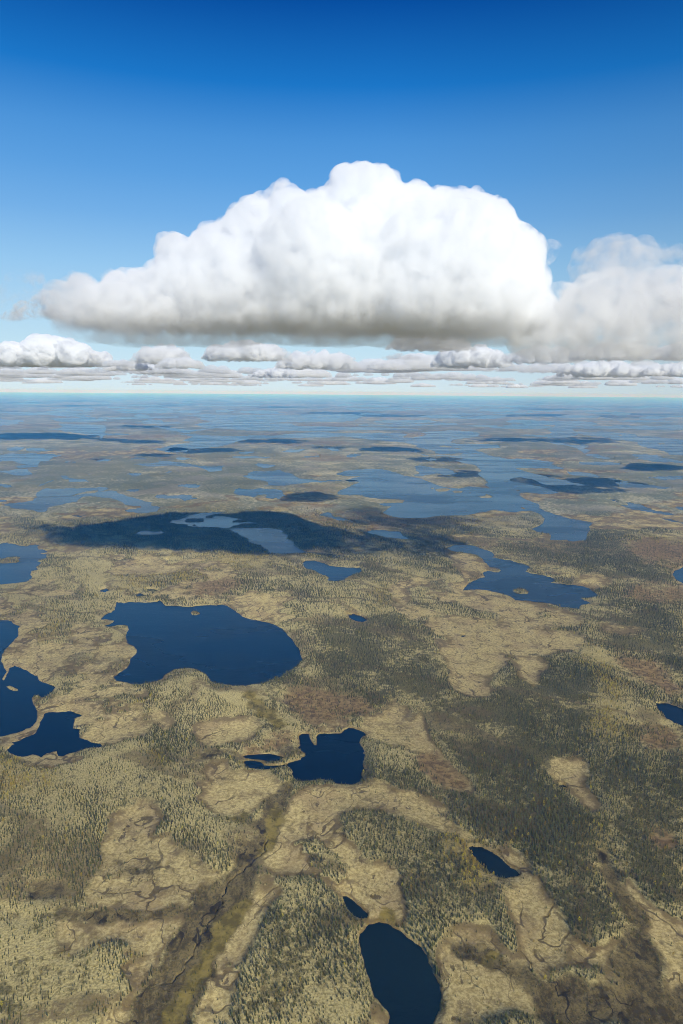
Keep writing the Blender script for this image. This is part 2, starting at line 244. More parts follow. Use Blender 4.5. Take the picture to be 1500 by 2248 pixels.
 ('thin pond with tapered ends farther behind the wide lake', P(*c1, '642,230 670,224 705,232 690,238 650,237'), [], 0),
 ('small lake with an angular right end in broken cloud shadow', P(*b3, '230,485 320,462 380,462 440,475 530,472 545,510 600,535 550,542 450,530 350,512 260,498'), [], 0),
]
BOG = [P(*o1, t) for t in (
 '640,1760 660,1735 700,1720 760,1728 800,1722 850,1735 900,1745 950,1780 990,1800 1000,1840 1030,1855 1060,1868 1100,1870 1150,1910 1160,1930 1120,1935 1040,1880 960,1850 900,1820 850,1790 790,1778 740,1800 690,1795 650,1830 600,1880 590,1840',
 '600,1880 650,1830 690,1795 745,1795 752,1850 800,1890 880,1920 912,1980 905,2035 860,2025 810,2010 780,1975 750,1962 700,1932 630,1925 590,1905',
 '250,1800 330,1770 370,1795 320,1850 330,1900 400,1950 350,1985 250,1992 170,2000 205,1900 225,1850',
 '480,1680 530,1690 600,1700 610,1740 560,1785 545,1820 480,1800 440,1760 470,1720',
 '560,1945 640,1960 590,2000 545,2080 520,2200 500,2270 430,2270 445,2150 490,2050',
 '1130,1955 1180,1950 1240,2030 1262,2100 1240,2160 1180,2150 1140,2060 1120,2000',
 '1420,2005 1520,2055 1520,2230 1460,2180 1430,2080',
 '960,1415 1000,1390 1040,1393 1050,1460 1075,1550 1035,1530 1000,1480',
 '1130,1440 1180,1440 1220,1480 1190,1512 1150,1510', '1190,1700 1230,1670 1285,1680 1295,1740 1322,1800 1285,1800 1240,1740',
 '1010,1320 1060,1290 1130,1310 1200,1340 1270,1360 1260,1385 1180,1380 1100,1370 1040,1350', '1280,1360 1340,1370 1440,1383 1455,1395 1350,1402 1310,1390',
 '120,1350 170,1370 222,1390 215,1420 170,1427 150,1390', '200,1480 250,1480 290,1500 320,1540 270,1535', '320,1540 350,1560 400,1600 380,1612 340,1580',
 '820,1260 860,1290 922,1310 905,1352 880,1320 840,1290', '625,1375 650,1400 680,1460 692,1485 665,1480 645,1420', '440,1580 520,1570 560,1610 520,1640 450,1640 430,1600',
 '1100,2060 1140,2100 1200,2170 1300,2190 1250,2240 1060,2260 1000,2240 960,2100 1010,2030 1060,2030', '500,2020 560,1990 545,2040 520,2100 480,2110',
 '700,1615 780,1575 880,1552 895,1572 840,1605 810,1612 780,1600', '240,2030 350,2005 380,2060 330,2105 280,2100', '1060,1240 1090,1225 1110,1240 1040,1262',
 '970,1215 1020,1205 1060,1235 1040,1262 1010,1255', '1090,1255 1150,1262 1130,1275 1100,1270', '1240,1270 1310,1268 1350,1290 1290,1290')]
RED = [P(*o1, t) for t in (
 '1370,1200 1420,1180 1520,1200 1520,1248 1440,1240 1390,1230', '1350,1300 1400,1290 1520,1295 1520,1320 1420,1320', '390,1300 440,1280 500,1258 530,1290 480,1322 420,1315',
 '640,1500 700,1520 800,1540 870,1555 780,1575 700,1600 640,1600 610,1550', '1340,1420 1400,1440 1480,1500 1490,1545 1420,1505 1360,1460', '900,1650 960,1665 1030,1720 1000,1742 940,1720',
 '1100,1060 1160,1065 1250,1080 1180,1085', '1130,1190 1170,1185 1180,1195 1140,1198', '840,1185 905,1182 915,1190 860,1198', '1360,1600 1480,1600 1520,1640 1430,1650', '1420,1820 1520,1850 1520,1900 1450,1880', '530,1640 620,1620 650,1650 540,1655 450,1670')]
WET = [P(*o1, t) for t in (
 '612,1712 645,1718 622,1790 602,1870 562,1930 548,1990 508,2070 478,2140 440,2220 400,2270 280,2270 320,2180 370,2080 430,1985 490,1925 550,1860 575,1800',
 '-30,2022 100,2030 200,2018 300,2008 410,1988 410,2008 250,2040 120,2046 -30,2042', '960,2085 1080,2075 1140,2120 1200,2165 1250,2180 1300,2190 1200,2200 1120,2160 1020,2130',
 '1370,2050 1430,2075 1452,2180 1390,2185 1345,2130', '1160,2200 1260,2160 1380,2185 1520,2160 1520,2270 1180,2270', '60,1950 200,1995 180,2005 60,1990', '1310,1860 1350,1880 1400,1990 1420,2040 1380,2050 1340,1960',
 '420,1985 480,1930 500,1990 440,2020', '470,1650 530,1655 620,1645 640,1660 560,1668 420,1680', '240,1880 300,1905 340,1920 330,1932 240,1895')]
FEN = [P(*o1, t) for t in (
 '530,1520 565,1525 600,1570 625,1600 580,1602 545,1560', '600,1780 620,1790 600,1870 565,1920 580,1840', '540,1950 552,1985 500,2080 440,2190 380,2260 360,2230 420,2150 470,2060', '840,1990 880,2000 890,2040 850,2050',
 '500,1800 560,1785 560,1830 500,1830', '1060,2100 1110,2080 1120,2130 1080,2160', '640,1690 650,1720 620,1740')]
YEL = [P(*o1, t) for t in (
 '1290,1430 1330,1420 1350,1500 1365,1560 1360,1610 1320,1620 1300,1580 1330,1530', '450,1230 560,1200 620,1220 560,1250 470,1262', '250,1270 420,1250 480,1262 350,1290 280,1300', '30,1640 120,1620 130,1632 20,1700',
 '310,1660 350,1650 370,1690 330,1700', '840,1290 870,1300 860,1350 835,1360', '940,1850 1010,1860 1060,1920 1040,1960 1000,1930', '1270,1880 1290,1790 1320,1850 1350,1900', '300,1530 330,1545 310,1590 290,1570', '-20,1690 60,1690 130,1730 60,1760 -20,1760',
 '120,1020 180,1015 280,1016 295,1035 180,1040 120,1032', '560,1052 590,1055 580,1062 550,1062', '40,1400 110,1340 120,1380 60,1440')]
DENSE = [P(*o1, t) for t in (
 '-30,2120 60,2160 180,2120 250,2180 240,2280 -30,2280', '-30,2060 20,2080 40,2160 -30,2160',
 '740,1800 790,1775 850,1790 900,1820 960,1850 1040,1885 1120,1935 1160,1990 1160,2040 1060,2080 960,2080 920,2040 900,1980 880,1930 800,1890 752,1850',
 '640,1960 700,1935 750,1970 790,2030 800,2150 850,2270 520,2270 540,2120 580,2010', '1000,1790 1060,1740 1160,1720 1240,1740 1300,1850 1330,1960 1380,2060 1300,2120 1250,2060 1170,1940 1100,1870 1030,1850',
 '1330,1640 1520,1650 1520,2040 1440,2000 1340,1850 1300,1740', '900,1540 1100,1560 1200,1700 1040,1740 950,1640', '370,1720 480,1690 560,1780 480,1820 400,1840 360,1770', '310,1850 400,1800 560,1850 480,1920 430,1960 350,1900',
 '200,1700 290,1700 320,1760 250,1790 200,1760', '1080,1480 1280,1430 1330,1540 1280,1680 1180,1680 1100,1600', '650,1340 900,1360 960,1440 1000,1550 840,1560 700,1480', '880,1180 1080,1140 1110,1190 1030,1240 900,1230', '1190,1060 1300,1090 1420,1120 1380,1190 1280,1190 1290,1150',
 '1180,1180 1370,1190 1500,1250 1500,1290 1320,1280 1150,1240 1090,1200', '1330,1310 1520,1330 1520,1560 1460,1480 1330,1410 1290,1360', '120,1095 290,1095 300,1120 180,1128', '640,1680 820,1660 950,1720 900,1745 820,1720')]
BRIGHT = [P(*o1, t) for t in (
 '-20,1700 130,1650 330,1660 320,1740 200,1800 60,1760 -20,1790', '-20,1900 150,1860 200,1900 160,2000 60,1995 -20,1990', '300,1480 420,1470 520,1510 500,1580 380,1560 300,1540', '60,1340 110,1330 200,1440 180,1480 110,1470 60,1440', '180,1590 320,1540 380,1620 330,1650 240,1620',
 '240,1380 290,1400 290,1470 220,1460', '-20,1230 120,1220 300,1260 320,1300 150,1330 -20,1300', '400,1650 470,1660 470,1720 400,1700', '720,1310 760,1300 800,1320 760,1330', '400,1860 460,1870 450,1950 410,1940', '-20,2050 90,2055 160,2100 80,2200 -20,2180')]

def inside(poly, x, y):
    r = np.zeros(x.shape, bool); n = len(poly); j = n - 1
    for i in range(n):
        xi, yi = poly[i]; xj, yj = poly[j]
        if yi != yj:
            c = ((yi > y) != (yj > y))
            r ^= c & (x < (xj - xi) * (y - yi) / (yj - yi) + xi)
        j = i
    return r
def fill(mask, poly, X, Y, val=1.0):
    xs = [p[0] for p in poly]; ys = [p[1] for p in poly]
    sel = (X > min(xs)) & (X < max(xs)) & (Y > min(ys)) & (Y < max(ys))
    idx = np.nonzero(sel.ravel())[0]
    if len(idx) == 0: return
    i2 = idx[inside(poly, X.ravel()[idx], Y.ravel()[idx])]
    mask.ravel()[i2] = val
def rough(poly, rnd, levels=2, amp=0.11):
    """break long traced edges into an irregular shoreline"""
    for k in range(levels):
        out = []
        for i in range(len(poly)):
            a = poly[i]; b = poly[(i + 1) % len(poly)]
            dx, dy = b[0] - a[0], b[1] - a[1]; L = math.hypot(dx, dy); out.append(a)
            if L > 3.0:
                t = rnd.uniform(.4, .6); o = rnd.uniform(-amp, amp)
                out.append((a[0] + dx * t - dy * o, a[1] + dy * t + dx * o * min(1, .35 + abs(dy) / L)))
        poly = out
    return poly
def ground(poly, z=0.0):
    return [at(px, max(py, 866.5 + (px - 750) * ROLL), z) for px, py in poly]
def blur(a, n, times=2):
    for k in range(times):
        for ax in (0, 1):
            b = np.concatenate((np.repeat(a.take([0], ax), n + 1, ax), a, np.repeat(a.take([-1], ax), n, ax)), ax)
            c = np.cumsum(b, ax)
            a = (c.take(range(2 * n + 1, c.shape[ax]), ax) - c.take(range(0, c.shape[ax] - 2 * n - 1), ax)) / (2 * n + 1)
    return a

from mathutils.geometry import tessellate_polygon
def area(r): return abs(sum(a[0] * b[1] - b[0] * a[1] for a, b in zip(r, r[1:] + r[:1]))) / 2
def coverage(plan):
    tr = tessellate_polygon([[Vector((x, y, 0)) for x, y in r] for r in plan]); pl = [q for r in plan for q in r]
    return sum(area([pl[a], pl[b], pl[c_]]) for a, b, c_ in tr) / max(1e-9, area(plan[0]) - sum(area(r) for r in plan[1:]))
def water_sheet(rings, plan, z):
    """RINGS on the ground (shore, then islands), cut into triangles by their PLAN, the same rings as traced"""
    tr = tessellate_polygon([[Vector((x, y, 0)) for x, y in r] for r in plan]); v = [(x, y, z) for r in rings for x, y in r]
    fs = []
    for a, b, c_ in tr:
        n = (Vector(v[b]) - Vector(v[a])).cross(Vector(v[c_]) - Vector(v[a])).z
        if abs(n) > 1e-6: fs.append((a, b, c_) if n > 0 else (a, c_, b))
    return v, fs
# ------------------------------------------------------------------ materials of the land
def ground_material():
    g = NG('boreal_ground'); p = g.pos()
    w = g.warp(p, 1 / 60., 30); w2 = g.warp(p, 1 / 14., 7)
    bog, red, wet, fen, rim, yel, dense, bright, far = [g.attr(k) for k in ('bog', 'red', 'wet', 'fen', 'rim', 'yel', 'dense', 'bright', 'far')]
    n1 = g.noise(w, 1 / 90., 5, .6); n2 = g.noise(p, 1 / 11., 4, .65); n3 = g.noise(p, 1 / 2.6, 2, .6); n4 = g.noise(w, 1 / 420., 4, .6)
    # lichen woodland floor: cream lichen, grey-brown heath, moss
    lich = g.mix(g.ramp(n3, .3, .7), (.27, .226, .088), (.50, .420, .185))
    heath = g.mix(g.ramp(n3, .3, .7), (.095, .080, .028), (.17, .142, .056))
    v = g.math('ADD', g.math('MULTIPLY', n2, .62), g.math('MULTIPLY', n1, .68))
    v = g.math('ADD', v, g.math('MULTIPLY', g.math('SUBTRACT', bright, dense), .07))
    v = g.math('SUBTRACT', v, g.math('MULTIPLY', g.ramp(dense, .5, 1.0), .11))
    wood = g.mix(g.ramp(v, .46, .65), heath, lich)
    gr = g.warp(g.warp(p, 1 / 300., 190), 1 / 60., 50); rot = g.n('ShaderNodeVectorRotate', rotation_type='Z_AXIS'); g.put(rot.inputs['Vector'], gr); rot.inputs['Angle'].default_value = .62
    swale = g.math('ABSOLUTE', g.math('SUBTRACT', g.noise(g.scaled(rot.outputs[0], .42, 1), 1 / 210., 2, .5), .5))
    swale = g.math('MULTIPLY', g.math('SUBTRACT', 1, g.ramp(swale, .012, .045)), g.ramp(n2, .3, .55))
    wood = g.mix(g.math('MULTIPLY', swale, .75), wood, (.135, .095, .040))
    # far woods: crowns too small to stand singly, their shadows averaged into the colour
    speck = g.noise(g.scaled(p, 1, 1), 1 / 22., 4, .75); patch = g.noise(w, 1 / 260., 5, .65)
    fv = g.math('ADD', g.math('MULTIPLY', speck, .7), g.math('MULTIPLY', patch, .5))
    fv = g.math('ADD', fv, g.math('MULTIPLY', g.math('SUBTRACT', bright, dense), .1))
    canopy_shade = g.mix(g.ramp(n3, .3, .7), (.105, .112, .060), (.18, .18, .10))
    fwood = g.mix(g.ramp(fv, .50, .76), canopy_shade, (.46, .415, .26))
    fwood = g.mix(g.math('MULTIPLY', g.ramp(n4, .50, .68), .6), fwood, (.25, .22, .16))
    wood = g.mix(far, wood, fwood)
    wood = g.mix(g.math('MULTIPLY', g.math('MULTIPLY', yel, g.ramp(n2, .4, .6)), .7), wood, (.22, .16, .03))
    # open bog: tan moss, branching dark cracks, brown pools
    mott = g.noise(p, 1 / 5., 4, .75)
    tan = g.mix(g.ramp(mott, .35, .65), (.315, .246, .095), (.55, .45, .20))
    tan = g.mix(g.math('MULTIPLY', g.ramp(n1, .45, .7), .6), tan, (.29, .21, .10))
    def vein(scale, width, bend, stretch=(1, 1), gate=(.44, .6), gs=90.):   # meandering ridge lines
        q = g.scaled(g.warp(g.warp(p, 1 / (scale * .9), scale * bend), 1 / (scale * .25), scale * .22), *stretch)
        r = g.math('ABSOLUTE', g.math('SUBTRACT', g.noise(q, 1 / scale, 2, .45), .5))
        return g.math('MULTIPLY', g.math('SUBTRACT', 1, g.ramp(r, width * .3, width)), g.ramp(g.noise(p, 1 / gs, 3), *gate))
    ck = g.math('MAXIMUM', vein(85., .013, .5, (1, .7), (.30, .50)), g.math('MULTIPLY', vein(36., .018, .7, (1, .6), (.38, .55), 60.), .75))
    ck2 = g.math('MULTIPLY', vein(15., .035, .6, (.7, 1), (.40, .60), 40.), .6)
    string = g.math('MULTIPLY', g.ramp(g.noise(g.scaled(w2, .22, 1), 1 / 15., 3, .6), .50, .62), g.ramp(g.noise(p, 1 / 140., 2), .48, .62))
    ck2 = g.math('MAXIMUM', ck2, g.math('MULTIPLY', string, .55))
    pool = g.math('MULTIPLY', g.ramp(g.noise(g.scaled(w2, 1, .6), 1 / 12., 4, .6), .60, .68), g.ramp(g.noise(p, 1 / 110., 2), .45, .6))
    drk = g.math('MAXIMUM', g.math('MAXIMUM', ck, g.math('MULTIPLY', ck2, .6)), pool)
    tan = g.mix(g.math('MULTIPLY', g.ramp(g.noise(w2, 1 / 38., 6, .72), .52, .68), .6), tan, (.15, .105, .045))
    bogc = g.mix(g.math('MULTIPLY', drk, .78), tan, (.062, .042, .019))
    redc = g.mix(g.ramp(n2, .35, .65), (.15, .095, .036), (.29, .20, .082))
    redc = g.mix(g.math('MULTIPLY', drk, .5), redc, (.05, .036, .02))
    sedge = g.noise(g.scaled(w2, 1, .55), 1 / 18., 6, .78)
    wetc = g.mix(g.ramp(sedge, .36, .62), (.066, .048, .018), (.185, .142, .055))
    wetc = g.mix(g.math('MULTIPLY', g.ramp(g.noise(p, 1 / 3.5, 3, .7), .5, .66), .6), wetc, (.045, .043, .022))
    wetc = g.mix(g.math('MULTIPLY', g.math('MAXIMUM', vein(46., .020, .8, (1, .5), (.40, .55), 70.), g.math('MULTIPLY', pool, .5)), .85), wetc, (.016, .011, .006))
    fenc = g.mix(g.ramp(g.noise(w2, 1 / 22., 4, .7), .35, .65), (.11, .085, .020), (.24, .185, .046))
    jit = g.math('ADD', g.math('MULTIPLY', g.math('SUBTRACT', g.noise(p, 1 / 24., 5, .78), .5), 1.5), g.math('MULTIPLY', g.math('SUBTRACT', g.noise(w, 1 / 100., 4, .65), .5), 1.1))
    def edge(a, soft=.18): return g.ramp(g.math('ADD', a, jit), .5 - soft, .5 + soft)
    c = wood
    margin = g.math('MULTIPLY', g.math('MULTIPLY', g.ramp(g.math('ADD', bog, g.math('MULTIPLY', jit, .6)), .12, .42), g.ramp(g.math('ADD', bog, g.math('MULTIPLY', jit, .6)), .92, .55)), g.ramp(n1, .38, .56))
    c = g.mix(edge(bog), c, bogc); c = g.mix(g.math('MULTIPLY', margin, .8), c, (.135, .092, .036)); c = g.mix(edge(red, .3), c, redc)
    c = g.mix(edge(wet, .3), c, wetc); c = g.mix(edge(fen, .25), c, fenc)
    c = g.mix(g.math('MULTIPLY', rim, g.ramp(n2, .3, .6)), c, (.17, .115, .04))
    big = g.noise(p, 1 / 700., 3)
    hsv = g.n('ShaderNodeHueSaturation'); g.put(hsv.inputs['Color'], c); g.put(hsv.inputs['Value'], g.ramp(big, .3, .7, .86, 1.14))
    g.put(g.bsdf.inputs['Base Color'], hsv.outputs[0]); g.bsdf.inputs['Roughness'].default_value = .95
    g.bsdf.inputs['Specular IOR Level'].default_value = .1
    bp = g.n('ShaderNodeBump'); bp.inputs['Strength'].default_value = .5; bp.inputs['Distance'].default_value = 1.6
    g.put(bp.inputs['Height'], g.math('ADD', mott, g.math('MULTIPLY', drk, -.6))); g.put(g.bsdf.inputs['Normal'], bp.outputs[0])
    return g.m
def water_material():
    g = NG('lake_water'); p = g.pos(); b = g.bsdf
    b.inputs['Base Color'].default_value = (.001, .0022, .004, 1); b.inputs['IOR'].default_value = 1.36
    wind = g.noise(g.scaled(g.warp(p, 1 / 300., 160), .35, 1.0), 1 / 260., 4, .6)
    g.put(b.inputs['Roughness'], g.ramp(wind, .35, .7, .20, .31)); b.inputs['Specular Tint'].default_value = (.14, .70, 1, 1)
    bp = g.n('ShaderNodeBump'); bp.inputs['Strength'].default_value = .35; bp.inputs['Distance'].default_value = .5
    h = g.math('ADD', g.noise(g.scaled(p, .6, 1), 1 / 7., 3, .6), g.math('MULTIPLY', g.noise(g.scaled(p, .5, 1), 1 / 40., 2), 2.0))
    g.put(bp.inputs['Height'], h); g.put(b.inputs['Normal'], bp.outputs[0])
    return g.m
GROUND, WATER = ground_material(), water_material()

# ------------------------------------------------------------------ the land: one sheet, finest where the view is finest
rnd = random.Random(7)
lakes = []; flat = []
for label, poly, isles, reedy in LAKES:
    for attempt in range(9):                             # a roughened shore must not cross itself
        q = rough(poly, rnd, 2, (.07 if len(poly) > 90 else .12) * (1 - attempt / 10)); qi = [rough(i, rnd, 1) for i in isles]
        if abs(coverage([q] + qi) - 1) < .004: break
    lakes.append((label, ground(q), [ground(i) for i in qi], reedy)); flat.append([q] + qi)
far_lakes = []; far_plan = []
for k in range(170):                                 # far ponds and lakes, out to the horizon
    py = 866 + 70 * rnd.random() ** 1.25; px = rnd.uniform(-60, 1560); py += (px - 750) * ROLL
    dep = (py - 861 - (px - 750) * ROLL)
    L = rnd.uniform(18, 95) * (.7 + dep / 60); hgt = max(.5, min(6, dep * rnd.uniform(.03, .09)))
    n = 14; pts = []
    for i in range(n):
        a = 2 * math.pi * i / n; s = rnd.uniform(.55, 1.2)
        pts.append((px + math.cos(a) * L * .5 * rnd.uniform(.7, 1.15), py + math.sin(a) * hgt * s))
    far_lakes.append(ground(pts)); far_plan.append(pts)
D0, D1, DS = .25, 52.0, .055
deltas = np.arange(D0, D1, DS); R = CAM_H / np.tan(np.radians(deltas))          # far to near
TH = np.radians(np.linspace(-37, 37, 1000))
RR, TT = np.meshgrid(R, TH, indexing='ij'); GX = RR * np.sin(TT); GY = RR * np.cos(TT)
lake = np.zeros(GX.shape); reed = np.zeros(GX.shape)
for label, poly, isles, reedy in lakes:
    m = np.zeros(GX.shape); fill(m, poly, GX, GY)
    for i in isles: fill(m, i, GX, GY, 0.0)
    lake = np.maximum(lake, m)
    if reedy: reed = np.maximum(reed, m)
for poly in far_lakes: fill(lake, poly, GX, GY)
wscale = np.clip(RR / 26, 22, 150)
wx = GX + (fbm(GX, GY, 70, 5, 11, .62)) * wscale; wy = GY + (fbm(GX, GY, 70, 5, 31, .62)) * wscale
def layer(polys, n=2, vals=None):
    m = np.zeros(GX.shape)
    for k, p in enumerate(polys): fill(m, ground(p), wx, wy, vals[k] if vals else 1.0)
    return blur(m, n, 2)
bog, red, wet, fen, yel, dense, bright = layer(BOG, 6), layer(RED, 9), layer(WET, 5), layer(FEN, 5), layer(YEL, 8), layer(DENSE, 12, [.5 if k in (0, 1, 2, 3, 7, 8, 9) else 1.0 for k in range(len(DENSE))]), layer(BRIGHT, 12)
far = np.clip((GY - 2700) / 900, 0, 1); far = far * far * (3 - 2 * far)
nb = fbm(GX, GY, 900, 5, 51, .6); nr = fbm(GX, GY, 1300, 5, 71, .6); nd = fbm(GX, GY, 1100, 5, 91, .6); ny = fbm(GX, GY, 700, 4, 111)
away = np.clip((GY - 2200) / 800, 0, 1)
nc = fbm(GX, GY, 230, 6, 131, .62); ne = fbm(GX, GY, 120, 5, 151, .62)   # near at hand: small bogs between the woods, wooded spots within the bogs
bog = bog * np.clip(1 - (ne - .20) * 6, 0, 1)
bog = np.maximum(bog, (1 - away) * np.clip((nc - .10) * 5, 0, .95) * np.clip((.62 - dense) * 3, 0, 1) * (1 - np.clip(wet + fen, 0, 1)))
bog = np.maximum(bog, away * np.clip((nb - .30) * 6, 0, .62)); red = np.maximum(red, away * np.clip((nr - .30) * 5, 0, .5))
dense = np.maximum(dense, away * np.clip((nd + .05) * 4, 0, 1) * (bright < .3)); yel = np.maximum(yel, away * np.clip((ny - .3) * 6, 0, .8))
lb = blur(lake, 3, 2)
rim = np.clip(blur(reed, 2, 2) * 2.6, 0, 1) * .85
bog = bog * (1 - rim)
lb2 = blur(lake, 9, 2)
woodm = blur(1 - np.maximum.reduce((bog, red, wet, fen, lake)), 6, 2)
GZ = (woodm * 6 + (fbm(GX, GY, 380, 4, 5) + .6) * 4 + np.clip(RR / 9000, 0, 1) * (fbm(GX, GY, 2600, 4, 9) + .5) * 9) * np.clip(1 - 1.15 * lb2, 0, 1) ** 2
side = np.clip((np.radians(37) - np.abs(TT)) / .03, 0, 1); GZ *= side
GZ = np.where(lake > .5, -1.5, GZ)
th_all = np.concatenate((TH, np.radians(np.linspace(37, 323, 48)[1:-1]))); nth = len(th_all)
r_all = np.concatenate(([170000.0], R, [380, 260, 140, 50])); nr_ = len(r_all)
A, B = np.meshgrid(r_all, th_all, indexing='ij')
VZ = np.zeros(A.shape); VZ[1:1 + len(R), :1000] = GZ
verts = np.stack((A * np.sin(B), A * np.cos(B), VZ), -1).reshape(-1, 3)
i, j = np.meshgrid(np.arange(nr_ - 1), np.arange(nth), indexing='ij'); jn = (j + 1) % nth
quads = np.stack((i * nth + j, (i + 1) * nth + j, (i + 1) * nth + jn, i * nth + jn), -1).reshape(-1, 4)
base = len(verts); verts = np.concatenate((verts, [[0, 0, 0]]))
j = np.arange(nth); tris = np.stack(((nr_ - 1) * nth + j, np.full(nth, base), (nr_ - 1) * nth + (j + 1) % nth), -1)
me = bpy.data.meshes.new('ground')
loops = np.concatenate((quads.ravel(), tris.ravel()))
me.vertices.add(len(verts)); me.vertices.foreach_set('co', verts.ravel().astype(np.float32))
me.loops.add(len(loops)); me.loops.foreach_set('vertex_index', loops.astype(np.int32))
np_ = len(quads) + len(tris); starts = np.concatenate((np.arange(len(quads)) * 4, len(quads) * 4 + np.arange(len(tris)) * 3))
me.polygons.add(np_); me.polygons.foreach_set('loop_start', starts.astype(np.int32))
me.polygons.foreach_set('use_smooth', np.ones(np_, bool)); me.update(calc_edges=True); me.validate()
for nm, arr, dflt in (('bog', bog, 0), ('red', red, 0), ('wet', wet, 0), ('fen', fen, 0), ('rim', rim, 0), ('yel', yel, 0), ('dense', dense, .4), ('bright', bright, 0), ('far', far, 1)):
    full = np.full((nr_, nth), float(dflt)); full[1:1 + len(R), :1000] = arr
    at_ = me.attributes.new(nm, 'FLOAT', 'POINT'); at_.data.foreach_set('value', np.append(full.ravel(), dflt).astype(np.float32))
me.materials.append(GROUND)
o = bpy.data.objects.new('ground', me); C.objects.link(o)
tag(o, 'tan and grey green boreal land of lichen woods and bogs running to the horizon', 'land', kind='structure')
def lookup(arr, x, y):
    r = np.hypot(x, y); d = np.degrees(np.arctan2(CAM_H, r)); t = np.arctan2(x, y)
    fi = np.clip((d - D0) / DS, 0, len(R) - 1.001); fj = np.clip((t - TH[0]) / (TH[1] - TH[0]), 0, 998.999)
    i = fi.astype(int); j = fj.astype(int); a = fi - i; b = fj - j
    return (arr[i, j] * (1 - b) + arr[i, j + 1] * b) * (1 - a) + (arr[i + 1, j] * (1 - b) + arr[i + 1, j + 1] * b) * a

# ------------------------------------------------------------------ lakes
for (label, poly, isles, reedy), plan in zip(lakes, flat):
    v, fs = water_sheet([poly] + isles, plan, .4)
    tag(mesh_obj('water', v, fs, WATER), label, 'lake', kind='structure')
V, FS = [], []
for k, poly in enumerate(far_lakes):
    v, fs = water_sheet([poly], [far_plan[k]], .3 + .002 * k); FS += [tuple(i + len(V) for i in f) for f in fs]; V += v
tag(mesh_obj('water', V, FS, WATER), 'pale streaks of far lakes strewn below the horizon', 'lakes', kind='structure')
# ------------------------------------------------------------------ trees
def tree_material(name, dark, light, spread):
    g = NG(name); oi = g.n('ShaderNodeObjectInfo').outputs['Random']
    c = g.mix(g.noise(g.pos(), 1.3, 2, dims='3D'), dark, light)
    hsv = g.n('ShaderNodeHueSaturation'); g.put(hsv.inputs['Color'], c); g.put(hsv.inputs['Value'], g.ramp(oi, 0, 1, 1 - spread, 1 + spread))
    g.put(hsv.inputs['Hue'], g.ramp(oi, 0, 1, .48, .52))
    g.put(g.bsdf.inputs['Base Color'], hsv.outputs[0]); g.bsdf.inputs['Roughness'].default_value = .9; g.bsdf.inputs['Specular IOR Level'].default_value = .15
    return g.m
SPRUCE = tree_material('spruce_needles', (.036, .038, .011), (.090, .086, .026), .4)
BIRCH = tree_material('autumn_leaves', (.22, .15, .012), (.40, .31, .04), .35)
BARK = NG('bark'); BARK.put(BARK.bsdf.inputs['Base Color'], BARK.mix(BARK.noise(BARK.pos(), 3, 2, dims='3D'), (.05, .04, .03), (.12, .10, .08))); BARK = BARK.m
def conifer(seed):
    """one unit-height black spruce: tapered trunk, ragged tiers of drooping boughs, club top"""
    r = random.Random(seed); v, f, mi = [], [], []
    def cone(z0, z1, r0, n, rag, m):
        s = len(v); ph = r.random() * 6
        for k in range(n):
            a = ph + 2 * math.pi * k / n; q = r0 * (1 - rag * (k % 2) - r.uniform(0, rag * .4))
            v.append((math.cos(a) * q, math.sin(a) * q, z0 + r.uniform(-.02, .02)))
        v.append((r.uniform(-.01, .01), r.uniform(-.01, .01), z1))
        for k in range(n): f.append((s + k, s + (k + 1) % n, s + n)); mi.append(m)
    cone(-.05, .55, .022, 4, 0, 1)
    for z0, z1, q in ((.06, .42, .165), (.22, .58, .15), (.40, .76, .118), (.58, .93, .085), (.76, 1.0, .058)): cone(z0, z1, q, 8, .34, 0)
    return v, f, mi
def broadleaf(seed):
    """one unit-height autumn birch: trunk and many loose leaf clumps"""
    r = random.Random(seed); v, f, mi = [], [], []
    for k in range(4):
        a = 1.57 * k; v.append((math.cos(a) * .02, math.sin(a) * .02, -.05))
    v.append((0, 0, .6))
    for k in range(4): f.append((k, (k + 1) % 4, 4)); mi.append(1)
    for k in range(46):
        a = r.uniform(0, 6.283); z = r.uniform(.22, .98); q = .27 * math.sin(math.pi * min(1, .15 + z * .86)) * r.random() ** .4
        c = Vector((math.cos(a) * q, math.sin(a) * q, z)); s = len(v)
        for t in range(4):
            v.append(tuple(c + Vector((r.uniform(-1, 1), r.uniform(-1, 1), r.uniform(-1, 1))).normalized() * r.uniform(.07, .12)))
        f.append((s, s + 1, s + 2)); f.append((s, s + 2, s + 3)); mi += [0, 0]
    return v, f, mi
def tree_mesh(name, data, leaf):
    v, f, mi = data; me = bpy.data.meshes.new(name); me.from_pydata(v, [], f); me.materials.append(leaf); me.materials.append(BARK)
    me.polygons.foreach_set('material_index', mi); me.update(); return me
rng = np.random.default_rng(5)
def scatter(y0, y1, sp):
    nx = int(2 * .66 * y1 / sp); nyy = int((y1 - y0) / sp)
    x, y = np.meshgrid(np.arange(nx) * sp - .66 * y1, y0 + np.arange(nyy) * sp)
    x = (x + rng.uniform(-.5, .5, x.shape) * sp).ravel(); y = (y + rng.uniform(-.5, .5, y.shape) * sp).ravel()
    k = np.abs(x) < .66 * y + 20; return x[k], y[k]
def in_frame(x, y, z, pad=0):
    f, r, u = np.array(F), np.array(RV), np.array(UV); p = np.stack((x, y, z - CAM_H), -1)
    w = p @ f; px = 750 + FPX * (p @ r) / w; py = 1124 - FPX * (p @ u) / w
    return (px > -pad) & (px < 1500 + pad) & (py < 2248 + pad), px, py
xa, ya = scatter(440, 1500, 3.3); xb, yb = scatter(1500, 3500, 5.2)
tx = np.concatenate((xa, xb)); ty = np.concatenate((ya, yb)); big = np.concatenate((np.ones(len(xa)), np.full(len(xb), 1.18)))
